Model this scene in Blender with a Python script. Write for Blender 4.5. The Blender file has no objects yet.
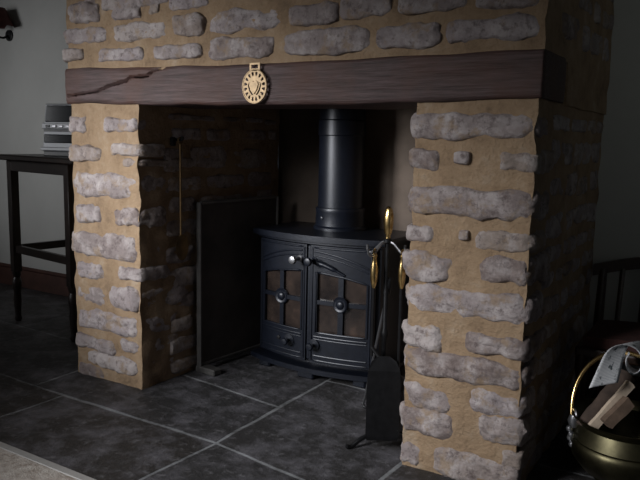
import bpy, bmesh, math, random
from mathutils import Vector, Matrix, noise
random.seed(7)
S = bpy.context.scene
COL = S.collection

# ------------------------------------------------------------------ camera
CAMLOC = Vector((0.5114, -1.9105, 1.0)); FPX = 700.2
def cam_axes(yaw, pitch, roll):
    f = Vector((-math.sin(yaw), math.cos(yaw), 0)); r = Vector((math.cos(yaw), math.sin(yaw), 0)); u = Vector((0, 0, 1))
    f2 = f*math.cos(pitch) - u*math.sin(pitch); u2 = u*math.cos(pitch) + f*math.sin(pitch)
    return r*math.cos(roll) + u2*math.sin(roll), u2*math.cos(roll) - r*math.sin(roll), f2
CR, CU, CF = cam_axes(0.5548, 0.1414, 0.0215)
cd = bpy.data.cameras.new('camera'); cam = bpy.data.objects.new('camera', cd); COL.objects.link(cam)
cam.matrix_world = Matrix(((CR.x, CU.x, -CF.x, CAMLOC.x), (CR.y, CU.y, -CF.y, CAMLOC.y), (CR.z, CU.z, -CF.z, CAMLOC.z), (0, 0, 0, 1)))
cd.sensor_width = 36; cd.lens = FPX/640*36; cd.clip_start = 0.05
S.camera = cam

# ------------------------------------------------------------------ world, light, exposure
W = bpy.data.worlds.new('world'); S.world = W; W.use_nodes = True
W.node_tree.nodes['Background'].inputs[0].default_value = (0.62, 0.72, 0.9, 1)
W.node_tree.nodes['Background'].inputs[1].default_value = 0.028

def area_light(name, loc, target, sx, sz, power, color, spread):
    l = bpy.data.lights.new(name, 'AREA'); l.shape = 'RECTANGLE'; l.size = sx; l.size_y = sz
    l.energy = power; l.color = color; l.spread = math.radians(spread)
    o = bpy.data.objects.new(name, l); COL.objects.link(o); o.location = loc
    o.rotation_euler = (Vector(target) - Vector(loc)).to_track_quat('-Z', 'Y').to_euler()
    return o
area_light('window_daylight', (-2.45, -2.4, 1.25), (-1.50, 0.0, 0.80), 0.7, 0.7, 5.8, (0.96, 0.97, 1.0), 38)
area_light('window_daylight', (-1.30, -2.3, 1.50), (-0.50, 0.0, 0.20), 0.8, 0.7, 7.4, (0.96, 0.97, 1.0), 52)
area_light('side_window_daylight', (-4.2, -1.9, 1.45), (-3.1, 0.9, 1.0), 0.8, 0.9, 3.0, (0.96, 0.97, 1.0), 54)
area_light('right_alcove_fill', (1.9, -2.2, 1.5), (0.75, 0.9, 1.45), 0.7, 0.9, 0.5, (0.94, 1.0, 0.94), 48)  # weak lamp added to brighten the right alcove wall, no known doorway

S.view_settings.view_transform = 'Standard'; S.view_settings.look = 'None'
S.view_settings.gamma = 1.0; S.view_settings.use_curve_mapping = False
S.view_settings.exposure = 0.0

# ------------------------------------------------------------------ helpers
def ray(px, py): return CF + CR*((px-320)/FPX) - CU*((py-240)/FPX)
def H(px, py, ax, v):
    d = ray(px, py); k = 'xyz'.index(ax)
    return CAMLOC + d*((v - CAMLOC[k])/d[k])
def D(px, py, depth): return CAMLOC + ray(px, py)*depth
def depth_of(p): return (Vector(p) - CAMLOC).dot(CF)
def fbm(p, o=3):
    return noise.fractal(p, 1.0, 2.0, o)

def base_of(parent):
    v = Vector((0, 0, 0))
    while parent: v += parent.location; parent = parent.parent
    return v
def obj(name, bm, mats, parent=None, smooth=False, origin=None):
    """bm is in world coordinates; linked as ONE mesh object"""
    me = bpy.data.meshes.new(name)
    off = base_of(parent) if parent else Vector(origin or (0, 0, 0))
    bmesh.ops.translate(bm, verts=bm.verts, vec=-off)
    bmesh.ops.recalc_face_normals(bm, faces=bm.faces)
    if smooth:
        for f in bm.faces: f.smooth = True
        if smooth != 'all':
            for e in bm.edges:
                if len(e.link_faces) == 2 and e.calc_face_angle(0) > math.radians(40): e.smooth = False
    bm.to_mesh(me); bm.free()
    o = bpy.data.objects.new(name, me); COL.objects.link(o)
    if not isinstance(mats, (list, tuple)): mats = [mats]
    for m in mats: me.materials.append(m)
    if parent: o.parent = parent
    else: o.location = off
    return o
def tag(o, label, cat, group=None):
    o['label'] = label; o['category'] = cat
    if group: o['group'] = group
    return o
def thing(name, label, cat, loc):
    o = bpy.data.objects.new(name, None); COL.objects.link(o); o.location = loc; o.empty_display_size = .05
    return tag(o, label, cat)
def structure(o): o['kind'] = 'structure'; return o
def B(): return bmesh.new()

def box(bm, lo, hi, bev=0.0, rotz=0, pivot=None, mi=0, seg=1, M=None):
    r = bmesh.ops.create_cube(bm, size=1.0); vs = r['verts']
    lo, hi = Vector(lo), Vector(hi); c = (lo+hi)/2; s = hi-lo
    for v in vs: v.co = Vector((v.co.x*s.x, v.co.y*s.y, v.co.z*s.z)) + c
    fs = list({f for v in vs for f in v.link_faces})
    if bev:
        es = list({e for v in vs for e in v.link_edges})
        q = bmesh.ops.bevel(bm, geom=es, offset=bev, segments=seg, affect='EDGES', profile=.5)
        vs = list({v for f in q['faces'] for v in f.verts} | {v for v in vs if v.is_valid})
        fs = list({f for v in vs for f in v.link_faces})
    for f in fs: f.material_index = mi
    if rotz: bmesh.ops.rotate(bm, verts=vs, cent=pivot or c, matrix=Matrix.Rotation(rotz, 3, 'Z'))
    if M is not None:
        for v in vs: v.co = M @ v.co
    return vs
def lathe(bm, prof, loc=(0, 0, 0), n=32, M=None, mi=0, squash=(1, 1)):
    loc = Vector(loc); rings = []
    for r, z in prof:
        if r < 1e-5: rings.append([bm.verts.new((0, 0, z))])
        else: rings.append([bm.verts.new((r*squash[0]*math.cos(2*math.pi*i/n), r*squash[1]*math.sin(2*math.pi*i/n), z)) for i in range(n)])
    for a, b in zip(rings, rings[1:]):
        for i in range(n):
            j = (i+1) % n
            vs = [a[i % len(a)], a[j % len(a)], b[j % len(b)], b[i % len(b)]]
            u = []
            for v in vs:
                if v not in u: u.append(v)
            if len(u) > 2:
                f = bm.faces.new(u); f.material_index = mi
    for ring in (rings[0], rings[-1]):
        if len(ring) > 2:
            f = bm.faces.new(ring); f.material_index = mi
    vs = [v for r in rings for v in r]
    for v in vs: v.co = (M @ v.co if M is not None else v.co) + loc
    return vs
def tube(bm, pts, rad, n=10, mi=0, closed=False):
    pts = [Vector(p) for p in pts]; k = len(pts)
    rads = rad if isinstance(rad, (list, tuple)) else [rad]*k
    rings = []; nrm = None
    for i, p in enumerate(pts):
        if closed: t = pts[(i+1) % k] - pts[i-1]
        else: t = pts[min(i+1, k-1)] - pts[max(i-1, 0)]
        t.normalize()
        if nrm is None:
            nrm = t.orthogonal().normalized()
        else:
            nrm = (nrm - t*nrm.dot(t))
            nrm = nrm.normalized() if nrm.length > 1e-6 else t.orthogonal().normalized()
        b = t.cross(nrm)
        rings.append([bm.verts.new(p + (nrm*math.cos(2*math.pi*j/n) + b*math.sin(2*math.pi*j/n))*rads[i]) for j in range(n)])
    prs = list(zip(rings, rings[1:])) + ([(rings[-1], rings[0])] if closed else [])
    for a, b in prs:
        for j in range(n):
            f = bm.faces.new((a[j], a[(j+1) % n], b[(j+1) % n], b[j])); f.material_index = mi
    if not closed:
        for r in (rings[0], rings[-1]):
            f = bm.faces.new(r); f.material_index = mi
    return rings
def smooth_path(pts, sub=6):
    pts = [Vector(p) for p in pts]; out = []
    for i in range(len(pts)-1):
        p0 = pts[max(i-1, 0)]; p1 = pts[i]; p2 = pts[i+1]; p3 = pts[min(i+2, len(pts)-1)]
        for s in range(sub):
            t = s/sub
            out.append(.5*((2*p1) + (p2-p0)*t + (2*p0-5*p1+4*p2-p3)*t*t + (3*p1-p0-3*p2+p3)*t**3))
    out.append(pts[-1]); return out
def plate(bm, loops, depth, f3, mi=0):
    """2D loops (outer, holes) -> plate; f3(a,b,d) maps into the world"""
    es = []
    for lp in loops:
        vs = [bm.verts.new((a, b, 0)) for a, b in lp]
        for i in range(len(vs)): es.append(bm.edges.new((vs[i], vs[(i+1) % len(vs)])))
    r = bmesh.ops.triangle_fill(bm, edges=es, use_beauty=True)
    fs = [g for g in r['geom'] if isinstance(g, bmesh.types.BMFace)]
    q = bmesh.ops.extrude_face_region(bm, geom=fs)
    top = [g for g in q['geom'] if isinstance(g, bmesh.types.BMVert)]
    for v in top: v.co.z = depth
    allv = set(top) | {v for f in fs if f.is_valid for v in f.verts} | {v for e in es if e.is_valid for v in e.verts}
    for v in allv: v.co = f3(v.co.x, v.co.y, v.co.z)
    for v in allv:
        for f in v.link_faces: f.material_index = mi
    return list(allv)
def grid_box(bm, lo, hi, res, disp=None, mi=0):
    lo, hi = Vector(lo), Vector(hi)
    res = res if isinstance(res, (list, tuple)) else (res,)*3
    n = [max(1, int(round((hi[k]-lo[k])/res[k]))) for k in range(3)]
    new = []; cache = {}
    def vert(i, j, k):
        if (i, j, k) not in cache:
            p = Vector((lo.x+(hi.x-lo.x)*i/n[0], lo.y+(hi.y-lo.y)*j/n[1], lo.z+(hi.z-lo.z)*k/n[2]))
            if disp: p = disp(p)
            cache[(i, j, k)] = bm.verts.new(p)
        return cache[(i, j, k)]
    def quad(a, b, c, d):
        f = bm.faces.new((vert(*a), vert(*b), vert(*c), vert(*d))); f.material_index = mi
    for i in range(n[0]):
        for j in range(n[1]):
            for k in (0, n[2]): quad((i, j, k), (i+1, j, k), (i+1, j+1, k), (i, j+1, k))
    for i in range(n[0]):
        for k in range(n[2]):
            for j in (0, n[1]): quad((i, j, k), (i+1, j, k), (i+1, j, k+1), (i, j, k+1))
    for j in range(n[1]):
        for k in range(n[2]):
            for i in (0, n[0]): quad((i, j, k), (i, j+1, k), (i, j+1, k+1), (i, j, k+1))

# ------------------------------------------------------------------ materials
def mat(name, build):
    m = bpy.data.materials.new(name); m.use_nodes = True
    nt = m.node_tree; b = nt.nodes['Principled BSDF']
    build(nt, b); return m
def N(nt, t, **kw):
    n = nt.nodes.new(t)
    for k, v in kw.items():
        if k in ('operation', 'blend_type', 'data_type', 'wave_type', 'bands_direction', 'feature', 'noise_dimensions'): setattr(n, k, v)
        else: n.inputs[k.replace('_', ' ')].default_value = v
    return n
def ramp(nt, fac, stops):
    r = nt.nodes.new('ShaderNodeValToRGB'); e = r.color_ramp.elements
    while len(e) < len(stops): e.new(0.5)
    for el, (p, c) in zip(e, stops): el.position = p; el.color = (*c, 1)
    nt.links.new(fac, r.inputs[0]); return r.outputs[0]
def mix(nt, fac, a, b, mode='MIX'):
    m = nt.nodes.new('ShaderNodeMix'); m.data_type = 'RGBA'; m.blend_type = mode
    for s, v in ((m.inputs[0], fac), (m.inputs[6], a), (m.inputs[7], b)):
        if hasattr(v, 'is_output'): nt.links.new(v, s)
        else: s.default_value = v if not isinstance(v, tuple) else (*v, 1)
    return m.outputs[2]
def noise_tex(nt, scale, detail=4, rough=.6, vec=None, dist=0):
    n = N(nt, 'ShaderNodeTexNoise', Scale=scale, Detail=detail, Roughness=rough, Distortion=dist)
    if vec is None:
        g = nt.nodes.new('ShaderNodeNewGeometry'); vec = g.outputs['Position']
    nt.links.new(vec, n.inputs['Vector']); return n.outputs[0]
def bump(nt, b, h, strength=.4, dist=.01):
    k = N(nt, 'ShaderNodeBump', Strength=strength, Distance=dist)
    nt.links.new(h, k.inputs['Height']); nt.links.new(k.outputs[0], b.inputs['Normal'])

def plain(name, color, rough=.5, metal=0.0, var=.25, scale=30, bmp=0.0):
    def f(nt, b):
        n = noise_tex(nt, scale)
        lo = tuple(c*(1-var) for c in color); hi = tuple(min(1, c*(1+var)) for c in color)
        nt.links.new(ramp(nt, n, [(.3, lo), (.7, hi)]), b.inputs['Base Color'])
        b.inputs['Roughness'].default_value = rough; b.inputs['Metallic'].default_value = metal
        if bmp: bump(nt, b, noise_tex(nt, scale*3), bmp, .004)
    return mat(name, f)

def m_stone(nt, b):
    g = nt.nodes.new('ShaderNodeNewGeometry')
    rnd = g.outputs['Random Per Island']
    base = ramp(nt, rnd, [(0, (.20, .155, .14)), (.3, (.28, .235, .225)), (.55, (.32, .275, .275)), (.8, (.28, .225, .19)), (1, (.42, .37, .355))])
    n1 = noise_tex(nt, 14, 6, .65)
    n2 = noise_tex(nt, 45, 5, .7)
    c = mix(nt, ramp(nt, n1, [(.45, (0, 0, 0)), (.70, (.9, .9, .9))]), base, (.53, .475, .46))
    c = mix(nt, ramp(nt, n2, [(.52, (0, 0, 0)), (.68, (.8, .8, .8))]), c, (.11, .08, .075))
    c = mix(nt, ramp(nt, noise_tex(nt, 13, 6, .7), [(.53, (0, 0, 0)), (.64, (.75, .75, .75))]), c, (.30, .21, .13))
    nt.links.new(c, b.inputs['Base Color']); b.inputs['Roughness'].default_value = .85
    bump(nt, b, noise_tex(nt, 38, 7, .75), .9, .014)
M_STONE = mat('rubble_stone', m_stone)
def m_mortar(nt, b):
    c = ramp(nt, noise_tex(nt, 8, 7, .75), [(.3, (.185, .125, .078)), (.46, (.305, .208, .125)), (.56, (.345, .242, .15)), (.72, (.42, .335, .25))])
    nt.links.new(c, b.inputs['Base Color']); b.inputs['Roughness'].default_value = .95
    bump(nt, b, noise_tex(nt, 24, 8, .72), .9, .02)
M_MORTAR = mat('lime_mortar', m_mortar)
def m_beam(nt, b):
    g = nt.nodes.new('ShaderNodeNewGeometry')
    mp = nt.nodes.new('ShaderNodeMapping'); mp.inputs['Scale'].default_value = (1.2, 14, 22)
    nt.links.new(g.outputs['Position'], mp.inputs['Vector'])
    n = noise_tex(nt, 5, 6, .65, mp.outputs[0])
    c = ramp(nt, n, [(.3, (.022, .012, .010)), (.5, (.062, .036, .033)), (.72, (.115, .075, .075))])
    c = mix(nt, ramp(nt, noise_tex(nt, 5, 4), [(.42, (0, 0, 0)), (.66, (.75, .75, .75))]), c, (.080, .034, .022))
    nt.links.new(c, b.inputs['Base Color']); b.inputs['Roughness'].default_value = .62
    bump(nt, b, n, .5, .01)
M_BEAM = mat('old_oak', m_beam)
def m_slate(nt, b):
    g = nt.nodes.new('ShaderNodeNewGeometry')
    base = ramp(nt, g.outputs['Random Per Island'], [(0, (.024, .022, .020)), (.5, (.034, .033, .034)), (1, (.030, .026, .023))])
    n = noise_tex(nt, 6, 6, .7)
    c = mix(nt, ramp(nt, n, [(.46, (0, 0, 0)), (.68, (1, 1, 1))]), base, (.125, .12, .132))
    c = mix(nt, ramp(nt, noise_tex(nt, 28, 5, .75), [(.54, (0, 0, 0)), (.72, (.7, .7, .7))]), c, (.19, .185, .195))
    nt.links.new(c, b.inputs['Base Color'])
    b.inputs['Roughness'].default_value = .55
    bump(nt, b, noise_tex(nt, 14, 7, .75), .6, .02)
M_SLATE = mat('slate', m_slate)
def m_grout(nt, b):
    c = ramp(nt, noise_tex(nt, 6, 5, .75), [(.35, (.06, .06, .06)), (.66, (.28, .29, .30))])
    nt.links.new(c, b.inputs['Base Color']); b.inputs['Roughness'].default_value = .9
M_GROUT = mat('joint_cement', m_grout)
M_PLASTER = plain('plaster', (.42, .42, .40), .9, 0, .06, 3, .15)
M_CEIL = plain('ceiling_plaster', (.5, .48, .45), .9, 0, .05, 3)
M_SOOT = plain('sooty_plaster', (.12, .092, .072), .9, 0, .3, 5, .2)
M_SKIRT = plain('red_brown_paint', (.06, .026, .019), .5, 0, .3, 12)
M_IRON = plain('black_cast_iron', (.0055, .0075, .0135), .38, .2, .25, 40, .12)
M_IRON2 = plain('black_wrought_iron', (.012, .012, .013), .45, .5, .3, 40)
M_STEEL = plain('worn_steel', (.30, .30, .31), .35, .9, .2, 40)
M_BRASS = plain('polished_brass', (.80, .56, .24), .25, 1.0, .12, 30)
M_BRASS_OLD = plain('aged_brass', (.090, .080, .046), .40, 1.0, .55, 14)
M_BRASS_DULL = plain('dull_brass', (.46, .33, .19), .55, .4, .2, 60)
M_TARNISH = plain('tarnished_brass', (.20, .13, .06), .5, .7, .3, 30)
def m_glass(nt, b):
    c = ramp(nt, noise_tex(nt, 11, 4, .6), [(.3, (.010, .008, .008)), (.6, (.032, .023, .019)), (.78, (.07, .045, .034))])
    nt.links.new(c, b.inputs['Base Color']); b.inputs['Roughness'].default_value = .2
M_GLASS = mat('sooty_stove_glass', m_glass)
M_DARKWOOD = plain('dark_stained_wood', (.014, .009, .007), .4, 0, .4, 20)
M_CHAIRWOOD = plain('dark_chair_wood', (.030, .015, .009), .4, 0, .4, 20)
M_CUSHION = plain('dull_red_seat_cloth', (.055, .019, .015), .9, 0, .3, 40)
M_PANEL = plain('dark_sheet_metal', (.060, .052, .048), .6, .2, .3, 8, .1)
M_PANELFOOT = plain('grey_metal_edge', (.13, .125, .12), .45, .6, .2, 20)
M_SILVER = plain('silver_plastic', (.50, .51, .53), .45, .1, .05, 20)
M_DISPLAY = plain('dark_display_glass', (.008, .010, .012), .16, 0, .1, 20)
M_DISPLAY.node_tree.nodes['Principled BSDF'].inputs['Specular IOR Level'].default_value = .25
M_BLACKPL = plain('black_plastic', (.012, .012, .013), .4, 0, .1, 20)
def m_carpet(nt, b):
    c = ramp(nt, noise_tex(nt, 30, 5, .7), [(.35, (.30, .25, .21)), (.5, (.46, .41, .36)), (.68, (.58, .54, .49))])
    nt.links.new(c, b.inputs['Base Color']); b.inputs['Roughness'].default_value = 1
    bump(nt, b, noise_tex(nt, 160, 3), .6, .006)
M_CARPET = mat('beige_carpet', m_carpet)
M_STRIP = plain('pale_edge_strip', (.45, .44, .42), .5, .3, .08, 20)
def m_paper(nt, b):
    tc = nt.nodes.new('ShaderNodeUVMap')
    w = N(nt, 'ShaderNodeTexWave', Scale=10.0, Distortion=1.0); w.bands_direction = 'Y'
    w.inputs['Detail Scale'].default_value = 9
    nt.links.new(tc.outputs[0], w.inputs['Vector'])
    n = noise_tex(nt, 4, 3, .6, tc.outputs[0])
    lines = ramp(nt, w.outputs['Fac'], [(.25, (.50, .52, .55)), (.55, (.88, .88, .88))])
    c = mix(nt, ramp(nt, n, [(.56, (0, 0, 0)), (.62, (1, 1, 1))]), lines, (.10, .12, .13))
    nt.links.new(c, b.inputs['Base Color']); b.inputs['Roughness'].default_value = .45
M_PAPER = mat('newsprint', m_paper)
M_KINDLE = plain('split_softwood', (.62, .50, .38), .8, 0, .15, 25, .2)
M_BARK = plain('dark_bark', (.06, .04, .03), .9, 0, .4, 25, .5)
M_BLOCK = plain('sawn_brown_wood', (.17, .115, .08), .8, 0, .3, 25, .3)
M_LAMPSHADE = plain('dark_red_lampshade', (.075, .022, .018), .8, 0, .3, 20)

# ------------------------------------------------------------------ dimensions
XL, XLI, XRI, XR = -1.8715, -1.4917, -0.352, 0.0     # pillar edges
YB = 0.92                                           # back of the breast = alcove walls
HB = 1.118                                          # underside of the beam
TOPZ = 2.2

# ------------------------------------------------------------------ room structure
def wall(name, lo, hi, m):
    bm = B(); box(bm, lo, hi); return structure(obj(name, bm, m))
wall('wall_left', (-4.6, YB, -.02), (XL+.05, YB+.1, TOPZ), M_PLASTER)
wall('wall_right', (XR-.05, YB, -.02), (2.2, YB+.1, TOPZ), M_PLASTER)
wall('wall_side', (-4.7, -3.4, -.02), (-4.6, YB+.1, TOPZ), M_PLASTER)
wall('ceiling', (-4.7, -3.4, TOPZ), (2.2, YB+.3, TOPZ+.08), M_CEIL)
bm = B(); box(bm, (-4.6, YB-.022, 0), (XL, YB, .115)); box(bm, (-4.6, YB-.016, .115), (XL, YB, .137), .005)
structure(obj('baseboard_left', bm, M_SKIRT))
bm = B(); box(bm, (XR, YB-.022, 0), (2.2, YB, .115)); box(bm, (XR, YB-.016, .115), (2.2, YB, .137), .005)
structure(obj('baseboard_right', bm, M_SKIRT))

# slate floor: flags set in pale joints
bm = B(); box(bm, (-4.6, -.64, -.05), (2.2, 1.3, -.0025), mi=1)
def flag(a, b, c, d, gap=.0065):
    a, b, c, d = [Vector((*p, 0)) for p in (a, b, c, d)]
    g = Vector((gap, gap, 0))
    nx = max(2, int((b-a).length/.05)); ny = max(2, int((d-a).length/.05)); vv = []
    for j in range(ny+1):
        row = []
        for i in range(nx+1):
            s, t = i/nx, j/ny
            p = (a*(1-s)+b*s)*(1-t) + (d*(1-s)+c*s)*t
            if i == 0: p.x += gap
            if i == nx: p.x -= gap
            if j == 0: p.y += gap
            if j == ny: p.y -= gap
            p += Vector((noise.noise(p*9)*.006, noise.noise(p*9+Vector((5, 3, 1)))*.006, 0))
            p.z = noise.noise(p*7)*.0012
            if i in (0, nx) or j in (0, ny): p.z -= .0015
            row.append(bm.verts.new(p))
        vv.append(row)
    for j in range(ny):
        for i in range(nx): bm.faces.new((vv[j][i], vv[j][i+1], vv[j+1][i+1], vv[j+1][i]))
    rim = [vv[0][i] for i in range(nx+1)] + [vv[j][nx] for j in range(1, ny+1)] + [vv[ny][i] for i in range(nx-1, -1, -1)] + [vv[j][0] for j in range(ny-1, 0, -1)]
    low = [bm.verts.new((v.co.x, v.co.y, -.02)) for v in rim]
    for i in range(len(rim)):
        j = (i+1) % len(rim); bm.faces.new((rim[i], low[i], low[j], rim[j]))
# front row
flag((-4.6, -.64), (-3.6, -.64), (-3.6, -.15), (-4.6, -.15)); flag((-3.6, -.64), (-2.6, -.64), (-2.6, -.19), (-3.6, -.17))
flag((-2.6, -.64), (-1.705, -.64), (-1.695, -.215), (-2.6, -.19)); flag((-1.705, -.64), (-.953, -.64), (-.932, -.210), (-1.695, -.215))
flag((-.953, -.64), (-.38, -.64), (-.365, -.285), (-.932, -.212)); flag((-.38, -.64), (.35, -.64), (.35, -.30), (-.365, -.285)); flag((.35, -.64), (1.2, -.64), (1.2, -.30), (.35, -.30)); flag((1.2, -.64), (2.2, -.64), (2.2, -.3), (1.2, -.3))
# second row
flag((-4.6, -.15), (-3.2, -.16), (-3.2, .33), (-4.6, .33)); flag((-3.2, -.16), (-2.55, -.19), (-2.5, .30), (-3.2, .33)); flag((-2.55, -.19), (-1.88, -.21), (-1.90, .28), (-2.5, .30))
flag((-1.88, -.21), (-.932, -.210), (-.945, .165), (-1.90, .28)); flag((-.932, -.212), (-.365, -.285), (-.35, .52), (-.945, .52))
flag((-.365, -.285), (.35, -.30), (.35, .25), (-.35, .25)); flag((.35, -.30), (1.2, -.30), (1.2, .25), (.35, .25)); flag((1.2, -.3), (2.2, -.3), (2.2, .25), (1.2, .25))
# back rows
flag((-4.6, .33), (-3.5, .33), (-3.5, .93), (-4.6, .93)); flag((-3.5, .33), (-2.7, .31), (-2.7, .93), (-3.5, .93)); flag((-2.7, .31), (-1.90, .28), (-1.90, .93), (-2.7, .93))
flag((-1.90, .28), (-.945, .165), (-.945, .93), (-1.90, .93)); flag((-.945, .52), (-.35, .52), (-.35, .93), (-.945, .93)); flag((-.35, .25), (.35, .25), (.35, .93), (-.35, .93)); flag((.35, .25), (1.2, .25), (1.2, .93), (.35, .93)); flag((1.2, .25), (2.2, .25), (2.2, .93), (1.2, .93))
structure(obj('floor', bm, [M_SLATE, M_GROUT]))

# carpet of the room, begins at the edge of the slate
cp = thing('carpet', 'mottled beige carpet with pale edging strip in the bottom left corner', 'carpet', (-1.8, -1.6, 0))
bm = B(); grid_box(bm, (-4.5, -3.3, -.03), (1.6, -.642, .006), (.12, .12, .1), lambda p: p + Vector((0, 0, noise.noise(p*4)*.002)))
obj('carpet_pile', bm, M_CARPET, cp)
bm = B(); box(bm, (-4.5, -.642, -.02), (1.6, -.612, .008), .003)
obj('edging_strip', bm, M_STRIP, cp)

# ------------------------------------------------------------------ fireplace
FP = thing('fireplace', 'rubble stone fireplace of two piers under a dark oak beam', 'fireplace', (XL/2, 0, 0))

def stone(bm, c, h, seed, flat=5.5, amp=.014, slant=0.0, cuts=15):
    """irregular rounded block: c centre, h half sizes (x, y, z)"""
    t = B(); bmesh.ops.create_cube(t, size=2.0)
    bmesh.ops.subdivide_edges(t, edges=t.edges, cuts=cuts, use_grid_fill=True)
    off = Vector((seed*3.17, seed*1.31, seed*7.7)); rnd = random.Random(seed)
    tl, tr = rnd.uniform(-.28, .28), rnd.uniform(-.28, .28)
    mp = {}
    long_ax = 0 if h.x > h.y else 1
    for v in t.verts:
        p = v.co.copy(); m = (abs(p.x)**flat + abs(p.y)**flat + abs(p.z)**flat)**(1/flat)
        q = p/m
        s = q[long_ax]
        zz = q.z*(1 + .16*(tl*s + tr*(s*s-.4)))
        w = Vector((q.x*h.x, q.y*h.y, zz*h.z + slant*s*h[long_ax]))
        n = Vector((q.x/h.x, q.y/h.y, q.z/h.z)).normalized()
        a = min(amp, .38*min(h.z, h.x, h.y))
        k = fbm((c+w)*10 + off, 3)*a*.8 + fbm((c+w)*28 + off, 4)*a*.5 - max(0, fbm((c+w)*20 + off*2, 3)-.2)*a*1.0
        mp[v] = bm.verts.new(c + w + n*k)
    for f in t.faces:
        g = bm.faces.new([mp[v] for v in f.verts]); g.material_index = 0; g.smooth = True
    t.free()
SEED = [10]
def front_stone(bm, x0, y0, x1, y1, left=False, right=False, proud=.010):
    """block of the front face, given by its outline in the photograph on the plane of that face"""
    if left: x0 -= (0.5 if x0 > 300 else 3 if y0 < 250 else 0)
    xm, ym = (x0+x1)/2, (y0+y1)/2
    a, b = H(x0, ym, 'y', 0), H(x1, ym, 'y', 0); t, u = H(xm, y0, 'y', 0), H(xm, y1, 'y', 0)
    SEED[0] += 1; rnd = random.Random(SEED[0])
    dep = rnd.uniform(.07, .16) if (left or right) else .035
    c = Vector(((a.x+b.x)/2, dep-proud-rnd.uniform(-.005, .008), (t.z+u.z)/2)); h = Vector(((b.x-a.x)/2*1.04, dep, (t.z-u.z)/2*1.02))
    stone(bm, c, h, SEED[0], amp=.016, slant=(b.z-a.z)/(b.x-a.x)*.0)
def courses(bm, axis, at, sgn, u0, u1, z0, z1, gap=.022, proud=.008, rows=(.045, .085), lens=(.09, .24)):
    """random courses on a face; axis 'x': face x=at spanning y, axis 'y': face y=at spanning x"""
    rnd = random.Random(int(abs(at)*1000)+int(z0*77)+int(u0*31)); z = z0+.01
    while z < z1-.03:
        hh = rnd.uniform(*rows); hh = min(hh, z1-z-.004); u = u0 + rnd.uniform(.0, .04)
        while u < u1-.05:
            ll = min(rnd.uniform(*lens), u1-u-.004); SEED[0] += 1
            zz = z + rnd.uniform(-.006, .006); d = .035
            cz = zz+hh/2; hz = hh/2*rnd.uniform(.8, 1.02)
            if axis == 'x': stone(bm, Vector((at - sgn*(d-proud), u+ll/2, cz)), Vector((d, ll/2, hz)), SEED[0], cuts=5)
            else: stone(bm, Vector((u+ll/2, at - sgn*(d-proud), cz)), Vector((ll/2, d, hz)), SEED[0], cuts=5)
            u += ll + rnd.uniform(.6, 1.6)*gap
        z += hh + rnd.uniform(.8, 1.4)*gap
def rough(a, fr=14):
    def f(p):
        return p + Vector((noise.noise(p*fr), noise.noise(p*fr+Vector((9, 2, 4))), noise.noise(p*fr+Vector((3, 8, 1)))*.3))*a
    return f

# left pier
bm = B()
grid_box(bm, (XL, 0, -.01), (XLI, YB, HB+.01), .022, rough(.009), mi=1)
for x0, y0, x1, y1, e in [(71, 115, 88, 134, 'l'), (104, 117, 137, 132, ''), (71, 145, 103, 162, 'l'), (111, 143, 141, 156, 'r'), (121, 158, 141, 168, 'r'),
    (76, 172, 138, 199, 'lr'), (78, 204, 102, 223, 'l'), (114, 207, 141, 227, 'r'), (73, 232, 138, 260, 'lr'), (75, 261, 106, 281, 'l'), (119, 267, 142, 281, 'r'),
    (74, 283, 108, 306, 'l'), (110, 286, 141, 311, 'r'), (77, 311, 140, 334, 'lr'), (77, 336, 116, 351, 'l'), (119, 340, 141, 354, 'r'), (86, 355, 140, 370, 'r'), (79, 364, 106, 378, 'l')]:
    front_stone(bm, x0, y0, x1, y1, 'l' in e, 'r' in e)
courses(bm, 'x', XLI, 1, .13, .90, .0, HB-.02, rows=(.05, .10), lens=(.12, .32))
obj('pier', bm, [M_STONE, M_MORTAR], FP, smooth=True)['label'] = 'left stone pier with its lit front beside the table'
# right pier
bm = B()
grid_box(bm, (XRI, 0, -.01), (XR, YB, HB+.01), .022, rough(.009), mi=1)
for x0, y0, x1, y1, e in [(411, 112, 537, 139, 'lr'), (408, 148, 441, 171, 'l'), (455, 152, 470, 164, ''), (497, 151, 537, 174, 'r'), (407, 187, 535, 219, 'lr'),
    (405, 225, 435, 244, 'l'), (460, 230, 470, 240, ''), (474, 230, 534, 252, 'r'), (403, 253, 453, 281, 'l'), (479, 256, 532, 286, 'r'), (405, 288, 530, 320, 'lr'),
    (401, 322, 443, 350, 'l'), (463, 334, 527, 358, 'r'), (402, 354, 525, 383, 'lr'), (401, 384, 459, 412, 'l'), (465, 391, 524, 416, 'r'), (400, 409, 458, 437, 'l'),
    (477, 418, 523, 447, 'r'), (500, 450, 522, 470, 'r'), (399, 443, 422, 465, 'l'), (434, 455, 517, 484, '')]:
    front_stone(bm, x0, y0, x1, y1, 'l' in e, 'r' in e)
courses(bm, 'x', XR, 1, .15, .90, .0, HB-.02, rows=(.05, .09))
courses(bm, 'x', XRI, -1, .17, .90, .0, HB-.02, rows=(.05, .09))
obj('pier', bm, [M_STONE, M_MORTAR], FP, smooth=True)['label'] = 'right stone pier in front of the fire tools'
tops = [(60, 68.4), (165, 66.6), (250, 64.0), (330, 60.0), (440, 54.0), (500, 50.5), (545, 48.5)]
bots = [(60, 103.3), (165, 104.6), (330, 104.2), (415, 102.3), (500, 98.9), (545, 97.5)]
YF = -.014
def curve(pts):
    w = [H(a, b, 'y', YF) for a, b in pts]; w = [(p.x, p.z) for p in w]
    def f(x):
        for (x0, z0), (x1, z1) in zip(w, w[1:]):
            if x <= x1: return z0 + (z1-z0)*(x-x0)/(x1-x0)
        (x0, z0), (x1, z1) = w[-2:]; return z0 + (z1-z0)*(x-x0)/(x1-x0)
    return f
zt, zb = curve(tops), curve(bots)
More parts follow.
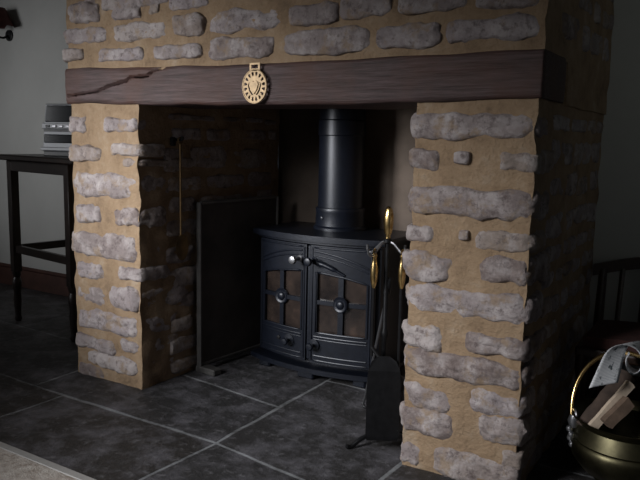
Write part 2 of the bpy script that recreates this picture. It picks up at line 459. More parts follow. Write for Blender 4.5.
# chimney breast above the beam
ZB = 1.25
bm = B()
grid_box(bm, (XL-.012, 0, ZB), (XR+.008, .28, TOPZ), .026, lambda p: rough(.008)(p) if p.z > ZB+.001 else Vector((p.x, p.y, zt(p.x)-.008)), mi=1)
grid_box(bm, (XL-.012, .28, HB), (XLI, YB, TOPZ), .04, rough(.008), mi=1)
grid_box(bm, (XRI, .28, HB), (XR+.008, YB, TOPZ), .04, rough(.008), mi=1)
for x0, y0, x1, y1, e in [(70, 2, 100, 24, 'l'), (112, -3, 140, 20, ''), (148, -6, 160, 15, ''), (170, -10, 208, 10, ''), (66, 27, 107, 45, 'l'), (114, 23, 166, 40, ''),
    (175, 15, 204, 36, ''), (67, 49, 84, 61, 'l'), (99, 48, 143, 62, ''), (155, 45, 202, 59, ''), (210, 8, 283, 31, ''), (290, 3, 338, 24, ''), (209, 37, 273, 58, ''),
    (285, 29, 369, 54, ''), (341, -6, 391, 18, ''), (379, 24, 440, 48, ''), (399, -10, 466, 12, ''), (446, 17, 543, 42, 'r'), (473, -14, 541, 9, 'r')]:
    front_stone(bm, x0, y0, x1, y1, 'l' in e, 'r' in e, proud=.014)
courses(bm, 'y', 0, -1, XL+.01, XR-.01, 1.46, TOPZ-.01, rows=(.05, .08))
courses(bm, 'x', XR+.008, 1, .15, .90, 1.29, TOPZ-.01, rows=(.05, .09))
obj('chimney_breast', bm, [M_STONE, M_MORTAR], FP, smooth=True)
# plastered back of the opening
bm = B(); grid_box(bm, (XLI-.02, .945, -.01), (XRI+.02, 1.02, TOPZ), .05, rough(.004))
obj('fireback', bm, M_SOOT, FP, smooth=True)['label'] = 'smoke-darkened plaster back wall of the hearth'
# oak beam
crack = [H(a, b, 'y', YF) for a, b in [(67, 96), (84, 93), (97, 91), (107, 86.5), (127, 80.5), (131, 77), (147, 76), (153, 71), (163, 67.5)]]
def crack_d(p):
    best = 9
    for a, b in zip(crack, crack[1:]):
        ax, az, bx, bz = a.x, a.z, b.x, b.z; L = (bx-ax)**2+(bz-az)**2
        t = max(0, min(1, ((p.x-ax)*(bx-ax)+(p.z-az)*(bz-az))/L))
        best = min(best, math.hypot(p.x-ax-t*(bx-ax), p.z-az-t*(bz-az)))
    return best
def beam_disp(p):
    s = p.z; x = p.x
    z = zb(x) + (zt(x)-zb(x))*s
    q = Vector((x, p.y, z))
    k = Vector((x*3.5, p.y*9, z*20))
    q += Vector((0, noise.noise(k)*.005 + noise.noise(Vector((x*11, 3, z*26)))*.003, noise.noise(Vector((x*6, p.y*6, 5)))*.004))
    # worn arrises
    ed = min(s, 1-s)
    if ed < .12:
        w = (1-ed/.12)**2*.008
        if p.y < .15: q.y += w
        else: q.y -= w
    if p.y < YF+.001 and crack_d(q) < .0045: q.y += .06
    if x > -.03: # rounded far end
        if p.y > .25: q.x -= .02*((p.y-.25)/.055)
    return q
bm = B(); grid_box(bm, (XL-.016, YF, 0), (XR+.010, .305, 1), (.005, .04, 1/36), beam_disp)
obj('lintel_beam', bm, M_BEAM, FP, smooth='all')['label'] = 'dark hewn oak beam with a crack at its left end'

# ------------------------------------------------------------------ horse brass on the beam
ctr = H(255, 86.5, 'y', YF-.012); hx, hz = .0515, .0565
hb = thing('horse_brass', 'oval pierced horse brass with a heart centre hung on the oak beam', 'horse brass', ctr)
f3 = lambda a, b, d: Vector((ctr.x+a, ctr.y-d, ctr.z+b))
def oval(rx, rz, n=48, cx=0, cz=0): return [(cx+rx*math.cos(2*math.pi*i/n), cz+rz*math.sin(2*math.pi*i/n)) for i in range(n)]
holes = []
for i in range(16):
    a = 2*math.pi*(i+.5)/16; ca, sa = math.cos(a), math.sin(a)
    r0, r1, w = .60, .80, .10
    pts = []
    for rr, ww in ((r0, -w*.35), (r1, -w), (r1+.06, 0), (r1, w), (r0, w*.35)):
        pts.append(((rr*ca - ww*sa)*hx, (rr*sa + ww*ca)*hz))
    holes.append(pts)
heart = [(0, -.48), (.26, -.18), (.36, .12), (.30, .30), (.16, .36), (0, .27), (-.16, .36), (-.30, .30), (-.36, .12), (-.26, -.18)]
inner = [(a*1.0*hx, b*1.0*hz) for a, b in heart]
# two side slots and a top slot around the heart
for sgn in (1, -1):
    holes.append([(sgn*.10*hx, -.47*hz), (sgn*.33*hx, -.20*hz), (sgn*.44*hx, .10*hz), (sgn*.40*hx, .24*hz), (sgn*.47*hx, .22*hz), (sgn*.53*hx, .05*hz), (sgn*.42*hx, -.27*hz), (sgn*.22*hx, -.50*hz)])
bm = B(); plate(bm, [oval(hx, hz)] + holes, .003, f3)
obj('pierced_plate', bm, M_BRASS_DULL, hb)
bm = B(); tube(bm, [f3(a, b, .003) for a, b in oval(hx*.96, hz*.96)], .0022, 6, closed=True)
obj('rim', bm, M_BRASS_DULL, hb, smooth=True)
bm = B(); plate(bm, [[(a*.9, b*.9) for a, b in inner]], .004, lambda a, b, d: f3(a, b, d+.003)); 
obj('heart_boss', bm, M_BRASS_DULL, hb)
bm = B(); plate(bm, [[(-.021, .050), (.021, .050), (.021, .076), (-.021, .076)], [(-.014, .058), (-.014, .070), (.014, .070), (.014, .058)]], .003, f3)
obj('strap_loop', bm, M_BRASS_DULL, hb)

# ------------------------------------------------------------------ stove
SX, SY0 = -1.035, .515      # centre, front of the doors at the middle
st = thing('wood_burning_stove', 'black cast iron stove with two glazed doors inside the fireplace', 'stove', (SX, .7, 0))
HW = .30
def bow(x, y0=SY0, k=.055): return y0 + k*((x-SX)/HW)**2
def bowed_slab(bm, hw, yf, yb, z0, z1, bev=.006, k=.055, n=24):
    fr = [(SX-hw+2*hw*i/n) for i in range(n+1)]
    out = [(x, bow(x, yf, k)) for x in fr] + [(SX+hw, yb), (SX-hw, yb)]
    lo = [bm.verts.new((x, y, z0)) for x, y in out]; hi = [bm.verts.new((x, y, z1)) for x, y in out]
    m = len(out)
    for i in range(m): bm.faces.new((lo[i], lo[(i+1) % m], hi[(i+1) % m], hi[i]))
    t = bm.faces.new(hi); b = bm.faces.new(lo)
    if bev:
        es = [e for e in list(t.edges)+list(b.edges)]
        bmesh.ops.bevel(bm, geom=es, offset=bev, segments=2, affect='EDGES', profile=.6)
bm = B(); bowed_slab(bm, .292, SY0+.022, .88, .055, .585, .004); obj('body', bm, M_IRON, st, smooth=True)
bm = B(); bowed_slab(bm, .325, SY0-.035, .895, .588, .612, .008); bowed_slab(bm, .305, SY0-.010, .885, .575, .590, .004)
obj('top_plate', bm, M_IRON, st, smooth=True)
bm = B(); bowed_slab(bm, .318, SY0-.052, .88, .035, .056, .006); obj('base_plate', bm, M_IRON, st, smooth=True)
for sx in (-.24, .24):
    for y in (SY0+.03, .84):
        bm = B(); box(bm, (SX+sx-.03, y-.025, 0), (SX+sx+.03, y+.025, .037), .006); obj('foot', bm, M_IRON, st)
bm = B(); box(bm, (SX-.04, SY0-.03, .002), (SX+.04, SY0+.03, .037), .005); obj('foot', bm, M_IRON, st)

def gtop(x): return .462 - .050*((x-SX)/HW)**2
def arch(x, z): return z - .075*((x-SX)/HW)**2
def door(sgn):
    xa, xb = SX + sgn*.010, SX + sgn*.282
    x0, x1 = min(xa, xb), max(xa, xb); n = 16
    F = lambda x, z, d: Vector((x, bow(x)-d, z))
    zlo, zhi = .075, .572
    gx0, gx1, gz = x0+.034, x1-.028, .205
    outer = [(x0+(x1-x0)*i/n, zlo) for i in range(n+1)] + [(x1-(x1-x0)*i/n, zhi) for i in range(n+1)]
    hole = [(gx0+(gx1-gx0)*i/n, gz) for i in range(n+1)] + [(gx1-(gx1-gx0)*i/n, gtop(gx1-(gx1-gx0)*i/n)) for i in range(n+1)]
    bm = B(); plate(bm, [outer, hole], .020, lambda a, b, d: F(a, b, d-.004))
    # raised mouldings: door edge, glass edge, arch over both doors, bottom panel
    def line(pts, r): tube(bm, [F(x, z, .016) for x, z in pts], r, 8)
    def loop(pts, r): tube(bm, [F(x, z, .016) for x, z in pts], r, 8, closed=True)
    ins = .010
    loop([(x0+ins+(x1-x0-2*ins)*i/n, zlo+ins) for i in range(n+1)] + [(x1-ins-(x1-x0-2*ins)*i/n, zhi-ins) for i in range(n+1)], .0040)
    loop([(x+(-.006 if x < (gx0+gx1)/2 else .006), z) for x, z in hole], .0045)
    xs = [x0+.022+(x1-x0-.044)*i/n for i in range(n+1)]
    line([(x, arch(x, .548)) for x in xs], .0045); line([(x, arch(x, .530)) for x in xs], .0035)
    line([(x, .188) for x in xs], .0045); line([(x, .105) for x in xs], .0045)
    line([(x, .176) for x in xs], .003)
    d = obj('door', bm, M_IRON, st, smooth=True)
    d['label'] = 'left glazed stove door' if sgn < 0 else 'right glazed stove door'
    # pane
    bm = B(); plate(bm, [[(gx0-.01+(gx1-gx0+.02)*i/n, gz-.01) for i in range(n+1)] + [(gx1+.01-(gx1-gx0+.02)*i/n, gtop(gx1-(gx1-gx0)*i/n)+.012) for i in range(n+1)]], .004, lambda a, b, q: F(a, b, q-.002))
    obj('glass_pane', bm, M_GLASS, d)
    # cross bars with rosette
    gxm, gzm = (gx0+gx1)/2, .335
    bm = B()
    plate(bm, [[(gxm-.011, gz-.005), (gxm+.011, gz-.005), (gxm+.011, gtop(gxm)+.006), (gxm-.011, gtop(gxm)+.006)]], .012, lambda a, b, q: F(a, b, q+.003))
    xs = [gx0-.006+(gx1-gx0+.012)*i/8 for i in range(9)]
    plate(bm, [[(x, gzm-.009) for x in xs] + [(x, gzm+.009) for x in reversed(xs)]], .012, lambda a, b, q: F(a, b, q+.003))
    obj('glazing_bars', bm, M_IRON, d)
    bm = B()
    Mr = Matrix.Rotation(math.radians(90), 3, 'X')
    lathe(bm, [(.034, 0), (.034, .005), (.030, .009), (.024, .006), (.019, .006), (.016, .011), (.009, .014), (0, .015)], F(gxm, gzm, .012), 24, Mr)
    obj('rosette', bm, M_IRON, d, smooth=True)
    # air-control knob on the lower panel
    kx = SX + (-.095 if sgn < 0 else .035); kz = .150
    bm = B(); lathe(bm, [(.026, 0), (.026, .006), (.008, .008), (.008, .028), (.015, .031), (.017, .038), (.013, .044), (0, .046)], F(kx, kz, .016), 20, Mr)
    obj('air_knob', bm, M_IRON, d, smooth=True)
    if sgn < 0:
        bm = B(); lathe(bm, [(.008, 0), (.008, .006), (0, .007)], F(kx-.06, kz, .016), 12, Mr); obj('screw', bm, M_IRON2, d)
    # handle knob; the right one carries a dark bar in place of its shadow
    hx_ = SX + (-.045 if sgn < 0 else .030); hz_ = .510
    bm = B()
    lathe(bm, [(.014, 0), (.014, .006), (.008, .010), (.007, .040), (.014, .044), (.0185, .054), (.015, .064), (0, .068)], F(hx_, hz_, .014), 20, Mr)
    if sgn > 0:
        tube(bm, smooth_path([F(hx_, hz_-.005, .022), F(hx_+.05, hz_-.015, .026), F(hx_+.10, hz_-.034, .022), F(hx_+.135, hz_-.052, .018)]), [.012]*6+[.010]*6+[.006]*7, 10)  # tapered bar follows the knob's dark stem and cast shadow
    obj('handle', bm, M_STEEL if sgn < 0 else M_IRON, d, smooth=True)
door(-1); door(1)
bm = B(); box(bm, (SX-.009, SY0-.010, .08), (SX+.009, SY0+.03, .57), .004); obj('door_post', bm, M_IRON, st)
# flue
PX, PY = -1.05, .775
bm = B(); lathe(bm, [(.118, .608), (.118, .622), (.110, .630), (.108, .690), (.111, .700), (.108, .708), (.100, .710)], (PX, PY, 0), 40)
obj('flue_collar', bm, M_IRON, st, smooth=True)
bm = B(); lathe(bm, [(.100, .690), (.100, 1.02), (.1045, 1.024), (.1045, 1.085), (.100, 1.09), (.100, 1.9)], (PX, PY, 0), 40)
obj('flue_pipe', bm, M_IRON, st, smooth=True)
bm = B(); lathe(bm, [(.006, 0), (.006, .005), (0, .006)], (PX-.03, PY-.106, .665), 10, Matrix.Rotation(math.radians(90), 3, 'X')); obj('collar_bolt', bm, M_IRON, st)

# ------------------------------------------------------------------ dark metal panel against the left inner wall
p0 = Vector((-1.458, .285, 0)); p1 = Vector((-1.418, .80, 0)); dr = (p1-p0).normalized(); nr = Vector((dr.y, -dr.x, 0))
pn = thing('fireguard_panel', 'dark metal upright panel standing between left pier and stove', 'fireguard', p0)
def pq(s, t, z): return p0 + dr*s + nr*t + Vector((0, 0, z))
def pbox(bm, s0, s1, t0, t1, z0, z1, bev=.003):
    vs = box(bm, (s0, t0, z0), (s1, t1, z1), bev)
    for v in vs: v.co = pq(*v.co)
Lp = (p1-p0).length
bm = B(); pbox(bm, .008, Lp-.008, .002, .012, .03, .725); obj('sheet', bm, M_PANEL, pn)
bm = B(); pbox(bm, 0, .014, -.004, .020, 0, .735, .004); pbox(bm, Lp-.014, Lp, -.004, .020, 0, .735, .004); pbox(bm, .014, Lp-.014, -.002, .016, .722, .738, .004); pbox(bm, .014, Lp-.014, -.002, .016, .025, .04, .004)
obj('frame', bm, M_PANELFOOT, pn)
bm = B(); pbox(bm, .0, .05, -.012, .10, 0, .028, .005); obj('foot', bm, M_PANELFOOT, pn)

# ------------------------------------------------------------------ long-handled skimmer hung on the inner face of the left pier
hk = thing('hanging_skimmer', 'thin long-handled iron skimmer hanging on the inner face of left pier', 'skimmer', (XLI+.028, .20, .50))
X = XLI+.030; Y = .195
bm = B(); tube(bm, [(X, Y, .60), (X, Y, .975)], .0045, 8); tube(bm, [(X, Y+.012*math.cos(a), .987+.012*math.sin(a)) for a in [2*math.pi*i/12 for i in range(12)]], .0035, 6, closed=True); obj('shaft', bm, M_TARNISH, hk, smooth=True)
bm = B(); lathe(bm, [(.0, -.010), (.022, -.007), (.034, 0), (.037, .004), (.032, .004), (.02, -.002), (0, -.005)], (X+.004, Y, .555), 24, Matrix.Rotation(math.radians(90), 3, 'Y'), squash=(1.45, 1)); obj('bowl', bm, M_TARNISH, hk, smooth=True)
bm = B(); tube(bm, [(XLI-.02, Y, .990), (X+.010, Y, .990)], .006, 8); tube(bm, [(X+.010, Y, .990), (X+.014, Y, 1.004)], .006, 8); box(bm, (XLI+.0, Y-.03, .965), (XLI+.018, Y-.008, 1.0), .004)
tag(obj('wall_hook', bm, M_IRON2, origin=(XLI, Y, .99)), 'small iron hook in the left pier holding the skimmer', 'hook')

# ------------------------------------------------------------------ companion set
CX, CY = -.478, .10
cs = thing('fire_tool_stand', 'black fire tool stand with brass top handle in front of stove', 'fire tool stand', (CX, CY, 0))
bm = B(); lathe(bm, [(.012, .020), (.009, .035), (.009, .36), (.013, .37), (.013, .385), (.009, .395), (.009, .675), (.014, .68), (.014, .69), (.005, .694)], (CX, CY, 0), 16); obj('post', bm, M_IRON2, cs, smooth=True)
for k in range(3):
    a = math.radians((-122, 128, 68)[k]); d = Vector((math.cos(a), math.sin(a), 0)); c = Vector((CX, CY, 0))
    bm = B(); tube(bm, smooth_path([c+d*.0+Vector((0, 0, .045)), c+d*.03+Vector((0, 0, .042)), c+d*.08+Vector((0, 0, .026)), c+d*.112+Vector((0, 0, .008)), c+d*.130+Vector((0, 0, .011))]), .0075, 8); obj('foot', bm, M_IRON2, cs, smooth=True)
hookdirs = [CR*-.8 + CF*-.55, CR*.8 + CF*-.55, CR*-.75 + CF*.6, CR*.75 + CF*.6]
for d in hookdirs:
    d = Vector((d.x, d.y, 0)).normalized(); c = Vector((CX, CY, 0))
    bm = B(); tube(bm, smooth_path([c+Vector((0, 0, .680)), c+d*.02+Vector((0, 0, .678)), c+d*.045+Vector((0, 0, .655)), c+d*.062+Vector((0, 0, .640)), c+d*.076+Vector((0, 0, .646)), c+d*.080+Vector((0, 0, .664))]), .0042, 8); obj('hook', bm, M_STEEL, cs, smooth=True)
HAND = [(.005, 0), (.009, .004), (.008, .012), (.013, .022), (.0165, .05), (.0165, .075), (.012, .096), (.006, .104), (0, .106)]
bm = B(); lathe(bm, HAND, (CX, CY, .690), 20, squash=(1, .8)); obj('top_handle', bm, M_BRASS, cs, smooth=True)['label'] = 'brass egg-shaped handle'
def hook_pt(d, r=.062): d = Vector((d.x, d.y, 0)).normalized(); return Vector((CX, CY, 0)) + d*r
def tool(name, label, cat, q, ztop=.650, shaft_to=.3, brass=M_BRASS):
    t = thing(name, label, cat, (q.x, q.y, shaft_to))
    bm = B(); lathe(bm, [(0, 0), (.004, .001), (.008, .012), (.0115, .03), (.0125, .06), (.009, .085), (.0065, .10), (.009, .108), (.005, .116), (0, .117)], (q.x, q.y, ztop-.118), 16)
    tube(bm, [q+Vector((0, .009*math.cos(a), ztop+.002+.009*math.sin(a))) for a in [2*math.pi*i/10 for i in range(10)]], .003, 6, closed=True)
    obj('handle', bm, brass, t, smooth=True)['label'] = 'brass handle'
    bm = B(); tube(bm, [q+Vector((0, 0, ztop-.115)), q+Vector((0, 0, shaft_to))], .0055, 8); obj('shaft', bm, M_IRON2, t, smooth=True)
    return t
# shovel (left front hook)
q = hook_pt(hookdirs[0], .052); sh = tool('fire_shovel', 'black hearth shovel with brass handle hanging on the left of the tool stand', 'shovel', q, shaft_to=.31)
R2 = Vector((CR.x, CR.y, 0)).normalized(); F2 = Vector((-R2.y, R2.x, 0))
prof = [(-.018, .315), (-.040, .300), (-.052, .27), (-.055, .20), (-.054, .05), (-.05, .035), (.05, .035), (.054, .05), (.055, .20), (.052, .27), (.040, .300), (.018, .315)]
qq = q + R2*.040 - F2*.012
bm = B(); plate(bm, [prof], .004, lambda a, b, d: qq + R2*a + F2*(-.004-d - .016*(abs(a)/.055)**3) + Vector((0, 0, b)))
tube(bm, [q+Vector((0, 0, .34)), qq - F2*.006+Vector((0, 0, .29))], .007, 8)
obj('pan', bm, M_IRON2, sh)
# brush (right front hook)
q = hook_pt(hookdirs[1], .055); br = tool('hearth_brush', 'black hearth brush with brass handle hanging on the right of the tool stand', 'brush', q, shaft_to=.24)
bm = B(); lathe(bm, [(.010, .25), (.022, .235), (.024, .205), (.020, .195)], (q.x, q.y, 0), 16); obj('ferrule', bm, M_IRON2, br, smooth=True)
bm = B(); lathe(bm, [(.020, .20), (.030, .12), (.034, .07), (.031, .065), (0, .066)], (q.x, q.y, 0), 20); obj('bristles', bm, M_BLACKPL, br, smooth=True)
# poker leaning from the floor against the stand
a = Vector((-.672, .330, .006)); b = Vector((CX-.006, CY+.020, .500))
pk = thing('poker', 'slim steel poker leaning from the hearth floor against the tool stand', 'poker', a)
bm = B(); tube(bm, [a, a+(b-a)*.5, b], [.004, .005, .006], 8); obj('shaft', bm, M_STEEL, pk, smooth=True)
bm = B(); tube(bm, smooth_path([a+Vector((-.002, 0, .018)), a+Vector((.010, -.004, .006)), a+Vector((.026, -.008, .006)), a+Vector((.032, -.008, .016))]), .005, 8); obj('hooked_tip', bm, M_IRON2, pk, smooth=True)
bm = B(); u = (b-a).normalized(); tube(bm, [b-u*.01, b+u*.02, b+u*.05, b+u*.075], [.006, .010, .009, .005], 10); obj('handle', bm, M_IRON2, pk, smooth=True)

# ------------------------------------------------------------------ side table in the left alcove
TR = math.radians(-8); TL = Vector((-2.83, .35, 0)); TV = Vector((math.cos(TR), math.sin(TR), 0)); TW = Vector((-TV.y, TV.x, 0))
TZ = .893; TLEN = .595; TDEP = .42
tb = thing('side_table', 'dark slim-legged wooden side table in the left alcove against pale wall', 'table', TL)
def tbox(bm, s0, s1, t0, t1, z0, z1, bev=.003):
    vs = box(bm, (s0, t0, z0), (s1, t1, z1), bev)
    for v in vs: v.co = TL + TV*v.co.x + TW*v.co.y + Vector((0, 0, v.co.z))
    return vs
bm = B(); tbox(bm, -.055, TLEN+.10, -.045, TDEP+.045, TZ-.028, TZ, .006); obj('tabletop', bm, M_DARKWOOD, tb)
bm = B(); tbox(bm, 0, TLEN, 0, .022, TZ-.085, TZ-.028); tbox(bm, 0, TLEN, TDEP-.022, TDEP, TZ-.085, TZ-.028); tbox(bm, 0, .022, .022, TDEP-.022, TZ-.085, TZ-.028); tbox(bm, TLEN-.022, TLEN, .022, TDEP-.022, TZ-.085, TZ-.028)
obj('apron', bm, M_DARKWOOD, tb)
for s in (0, TLEN):
    for t in (0, TDEP):
        c = TL + TV*(s+(.02 if s == 0 else -.02)) + TW*(t+(.02 if t == 0 else -.02))
        bm = B()
        vs = box(bm, (-.022, -.022, .27), (.022, .022, TZ-.03), .003)
        lathe(bm, [(.014, 0), (.020, .015), (.015, .03), (.017, .06), (.021, .12), (.018, .16), (.023, .19), (.024, .22), (.016, .24), (.022, .255), (.022, .275)], (0, 0, 0), 16)
        for v in bm.verts: v.co = c + TV*v.co.x + TW*v.co.y + Vector((0, 0, v.co.z))
        obj('leg', bm, M_DARKWOOD, tb, smooth=True)
for (s0, s1, t0, t1) in ((.03, TLEN-.03, .008, .034), (.03, TLEN-.03, TDEP-.034, TDEP-.008), (.008, .034, .03, TDEP-.03), (TLEN-.034, TLEN-.008, .03, TDEP-.03)):
    bm = B(); tbox(bm, s0, s1, t0, t1, .375, .415); obj('stretcher', bm, M_DARKWOOD, tb)

# stereo on the table
s0 = .25; t0 = .06
so = TL + TV*s0 + TW*t0 + Vector((0, 0, TZ))
sp = thing('tabletop_stereo', 'silver tabletop stereo with dark display windows on the dark side table', 'stereo', so)
SV = Matrix.Rotation(math.radians(22), 3, 'Z') @ TV; SW = Vector((-SV.y, SV.x, 0))
def sm(p, lean=.10): return so + SV*p.x + SW*(p.y + p.z*lean) + Vector((0, 0, p.z))
def sbox(bm, x0, x1, y0, y1, z0, z1, bev=.004, taper=0):
    vs = box(bm, (x0, y0, z0), (x1, y1, z1), bev)
    for v in vs:
        if taper: v.co.x = x0 + (v.co.x-x0)*(1-taper*(v.co.z-z0)/(z1-z0)) + taper*(x1-x0)*.5*(v.co.z-z0)/(z1-z0)
        v.co = sm(v.co)
SWD = .25
bm = B(); sbox(bm, 0, SWD, 0, .16, .022, .262, .008, .06); obj('body', bm, M_SILVER, sp)
bm = B(); sbox(bm, .006, SWD-.006, .006, .155, 0, .024, .003); obj('foot', bm, M_BLACKPL, sp)
bm = B(); sbox(bm, .014, SWD-.014, -.006, .01, .170, .252, .004, .05); obj('display_window', bm, M_DISPLAY, sp)
bm = B(); sbox(bm, .004, SWD-.004, -.014, .01, .135, .165, .004); pnl = obj('button_panel', bm, M_SILVER, sp)
for k in range(5):
    x = .03 + k*.04
    bm = B(); sbox(bm, x, x+.024, -.018, -.008, .142, .155, .002); obj('button', bm, M_BLACKPL if k in (0, 4) else M_STEEL, pnl)
bm = B(); sbox(bm, .008, SWD-.008, -.003, .01, .122, .132, .001); obj('seam', bm, M_BLACKPL, sp)
bm = B(); sbox(bm, .012, SWD-.012, -.007, .01, .066, .108, .004); obj('cassette_window', bm, M_DISPLAY, sp)
bm = B(); sbox(bm, .0, SWD, -.012, .01, .026, .045, .004); obj('front_lip', bm, M_SILVER, sp)

# wall lamp at the top left
lw = H(-4, 17, 'y', YB-.09)
wl = thing('wall_lamp', 'dark red shaded wall lamp at the top left corner of the photo', 'wall lamp', (lw.x, YB, lw.z))
bm = B(); lathe(bm, [(.055, .055), (.105, -.055), (.103, -.055), (.053, .055)], lw, 28); obj('lamp_shade', bm, M_LAMPSHADE, wl, smooth=True)
bm = B(); tube(bm, smooth_path([(lw.x, YB-.005, lw.z-.10), (lw.x, YB-.05, lw.z-.12), (lw.x, YB-.09, lw.z-.10), (lw.x, YB-.09, lw.z+.0)]), .007, 8); lathe(bm, [(.035, 0), (.035, .008), (.02, .012), (0, .012)], (lw.x, YB, lw.z-.10), 16, Matrix.Rotation(math.radians(90), 3, 'X')); obj('bracket', bm, M_IRON2, wl, smooth=True)

# ------------------------------------------------------------------ low chair in the right alcove
CHX, CHY = .07, .655      # left back corner
ch = thing('low_chair', 'dark low wooden chair with curved rail in the shadowed right alcove', 'chair', (CHX+.22, .6, 0))
CWD = .44
bm = B()
cr = [Vector((CHX-.02+ (CWD+.04)*i/16, CHY+.03*math.sin(math.pi*i/16)+.02, .568+.045*math.sin(math.pi*i/16))) for i in range(17)]
rows = []
for p in cr: rows.append([bm.verts.new(p+Vector((0, dy, dz))) for dy, dz in ((-.011, -.020), (.011, -.020), (.011, .020), (-.011, .020))])
for r0, r1 in zip(rows, rows[1:]):
    for j in range(4): bm.faces.new((r0[j], r0[(j+1) % 4], r1[(j+1) % 4], r1[j]))
bm.faces.new(rows[0]); bm.faces.new(rows[-1])
obj('crest_rail', bm, M_CHAIRWOOD, ch)
for s in (.012, CWD-.012):
    bm = B(); tube(bm, [(CHX+s, CHY+.03, 0), (CHX+s, CHY, .36), (CHX+s, CHY+.025, .575)], [.015, .017, .014], 10); obj('back_leg', bm, M_CHAIRWOOD, ch, smooth=True)
    bm = B(); lathe(bm, [(.012, 0), (.018, .02), (.013, .05), (.020, .15), (.014, .26), (.022, .30), (.022, .35)], (CHX+s+(.01 if s < .1 else -.01), CHY-.29, 0), 14); obj('front_leg', bm, M_CHAIRWOOD, ch, smooth=True)
for k in range(5):
    s = .075+ k*(CWD-.15)/4
    bm = B(); tube(bm, [(CHX+s+.02*(s-.22), CHY+.005, .37), (CHX+s, CHY+.03, .58)], .009 if k != 2 else .016, 8); obj('spindle', bm, M_CHAIRWOOD, ch, smooth=True)
bm = B(); box(bm, (CHX, CHY-.31, .34), (CHX+CWD, CHY+.015, .372), .008, seg=2); obj('seat', bm, M_CHAIRWOOD, ch)
bm = B(); grid_box(bm, (CHX+.02, CHY-.29, .372), (CHX+CWD-.02, CHY-.02, .40), .03, lambda p: p+Vector((0, 0, (.012 if p.z > .39 else 0)*math.sin(math.pi*(p.x-CHX)/CWD))))
obj('seat_pad', bm, M_CUSHION, ch, smooth=True)['label'] = 'dull red seat pad'
for y0 in (CHY-.15,):
    bm = B(); tube(bm, [(CHX+.02, y0, .14), (CHX+CWD-.02, y0, .14)], .009, 8)
    tube(bm, [(CHX+.02, CHY-.29, .14), (CHX+.013, CHY+.02, .14)], .009, 8); tube(bm, [(CHX+CWD-.02, CHY-.29, .14), (CHX+CWD-.013, CHY+.02, .14)], .009, 8); obj('stretcher', bm, M_CHAIRWOOD, ch, smooth=True)

# ------------------------------------------------------------------ brass coal scuttle with paper and kindling
KC = Vector((.262, .19, 0))
ks = thing('coal_scuttle', 'round footed brass coal scuttle on the floor right of the right pier', 'coal scuttle', KC)
bm = B()
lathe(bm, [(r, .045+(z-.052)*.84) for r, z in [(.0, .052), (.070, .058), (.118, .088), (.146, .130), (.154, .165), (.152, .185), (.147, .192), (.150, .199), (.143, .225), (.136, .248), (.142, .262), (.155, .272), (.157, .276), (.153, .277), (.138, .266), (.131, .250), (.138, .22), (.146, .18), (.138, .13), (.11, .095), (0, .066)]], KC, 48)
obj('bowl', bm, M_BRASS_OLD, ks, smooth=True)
for k in range(3):
    d = Matrix.Rotation(math.radians(120*k), 3, 'Z') @ (R2*-.62 - F2*.78).normalized(); c = KC + d*.088
    bm = B(); lathe(bm, [(0, 0), (.014, .001), (.021, .010), (.021, .019), (.014, .028), (.011, .036), (.016, .048), (.018, .066)], c, 16); obj('foot', bm, M_BRASS_OLD, ks, smooth=True)
R2n = (R2*.985 - F2*.17).normalized()
for s in (-1, 1):
    c = KC + R2n*(s*.148) + Vector((0, 0, .215))
    bm = B()
    lathe(bm, [(0, -.022), (.012, -.018), (.018, 0), (.012, .018), (0, .022)], c+Vector((0, 0, -.005)), 14)
    for k in range(4): lathe(bm, [(0, -.011), (.009, -.006), (.011, 0), (.009, .006), (0, .011)], c + Vector((0, 0, -.032-.014*k)) + R2n*(s*(.008-.002*k)) + F2*(.006*(-1)**k), 10)
    tube(bm, [c + F2*.016*math.cos(t_) + Vector((0, 0, .012+.016*math.sin(t_))) for t_ in [2*math.pi*i/14 for i in range(14)]], .004, 8, closed=True)
    obj('handle_lug', bm, M_STEEL, ks, smooth=True)['label'] = 'ornate grey metal lug'
bm = B()
pts = [KC + R2n*(.155*math.cos(t_)) + F2*(.07*math.sin(t_)) + Vector((0, 0, .222+.182*math.sin(t_))) for t_ in [math.pi*i/28 for i in range(29)]]
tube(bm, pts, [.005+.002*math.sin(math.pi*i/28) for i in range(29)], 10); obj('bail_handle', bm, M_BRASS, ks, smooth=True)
dk = depth_of(KC + Vector((0, 0, .3)))
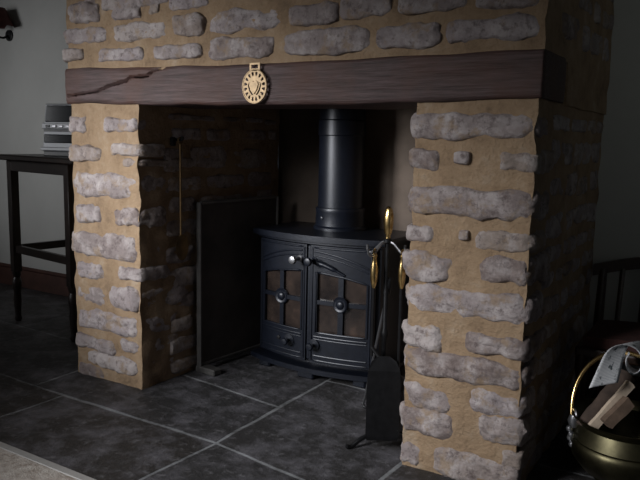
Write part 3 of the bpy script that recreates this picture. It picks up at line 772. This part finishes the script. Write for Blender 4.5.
# rolled newspaper
sec = [(589, 388, -.075), (594, 377, -.070), (599, 366, -.060), (605, 354, -.045), (612, 347.5, -.03), (621, 345, -.015), (630, 346, -.005), (638, 351, 0), (642, 360, .0), (640, 370, -.01), (633, 374, -.02), (627, 369, -.025), (626, 360, -.025), (630, 353, -.02)]
path = smooth_path([D(a_, b_, dk+c_) for a_, b_, c_ in sec], 4)
bm = B(); uvl = bm.loops.layers.uv.new('UVMap'); grid = []
nn = len(path)
for i, p in enumerate(path):
    t_ = i/(nn-1); row = []
    for j in range(9):
        s = j/8
        ex = (R2*(.085*(1-.35*t_)) + F2*(.015+.12*t_) + Vector((0, 0, .012 - .045*t_)))*s
        row.append((bm.verts.new(p+ex), t_, s))
    grid.append(row)
for i in range(nn-1):
    for j in range(8):
        qd = (grid[i][j], grid[i+1][j], grid[i+1][j+1], grid[i][j+1])
        f = bm.faces.new([v[0] for v in qd]); f.smooth = True
        for l, v in zip(f.loops, qd): l[uvl].uv = (v[2], v[1]*3)
npaper = obj('rolled_newspaper', bm, M_PAPER, smooth='all', origin=D(612, 385, dk))
md = npaper.modifiers.new('thickness', 'SOLIDIFY'); md.thickness = .0025; md.offset = 0
tag(npaper, 'crumpled rolled newspaper poking out of the brass coal scuttle', 'newspaper')
def stick(name, a_, b_, w, h, m, label, cat, seed, roundish=False):
    a_, b_ = Vector(a_), Vector(b_); u_ = (b_-a_).normalized(); v_ = u_.cross(CF).normalized(); w_ = u_.cross(v_)
    bm = B(); L = (b_-a_).length
    if roundish:
        n = 14
        tube(bm, [a_+u_*(L*i/n) + Vector((noise.noise(Vector((i*.4, seed, 0))), noise.noise(Vector((i*.4, seed, 5))), 0))*.004 for i in range(n+1)], [w*(1+.10*noise.noise(Vector((i*.5, seed, 9)))) for i in range(n+1)], 14)
        for v in bm.verts: v.co += Vector((noise.noise(v.co*45), noise.noise(v.co*45+Vector((4, 4, 4))), noise.noise(v.co*45+Vector((8, 1, 3)))))*.003
    else:
        grid_box(bm, (0, -w/2, -h/2), (L, w/2, h/2), (.015, .012, .012), lambda p: p + Vector((noise.noise(p*60+Vector((seed, 0, 0)))*.006 if (p.x < .002 or p.x > L-.002) else 0, noise.noise(Vector((p.x*25, p.y*60, seed)))*.0025, noise.noise(Vector((p.x*25, p.z*60, seed+4)))*.0025)))
        for v in bm.verts: p = v.co.copy(); v.co = a_ + u_*p.x + v_*p.y + w_*p.z
    return tag(obj(name, bm, m, smooth=roundish, origin=a_), label, cat)
stick('kindling_stick', D(592, 428, dk-.03), D(631, 383, dk-.02), .024, .016, M_KINDLE, 'pale split kindling stick slanting across the coal scuttle', 'kindling', 3)
stick('wood_offcut', D(606, 424, dk-.06), D(629, 401, dk-.05), .030, .030, M_BLOCK, 'short brown sawn offcut lying below the pale kindling stick', 'wood offcut', 5)
stick('firewood_log', D(582, 428, dk+.02), D(628, 374, dk+.04), .024, .024, M_BARK, 'dark bark-covered log behind the pale kindling stick in the scuttle', 'log', 8, True)
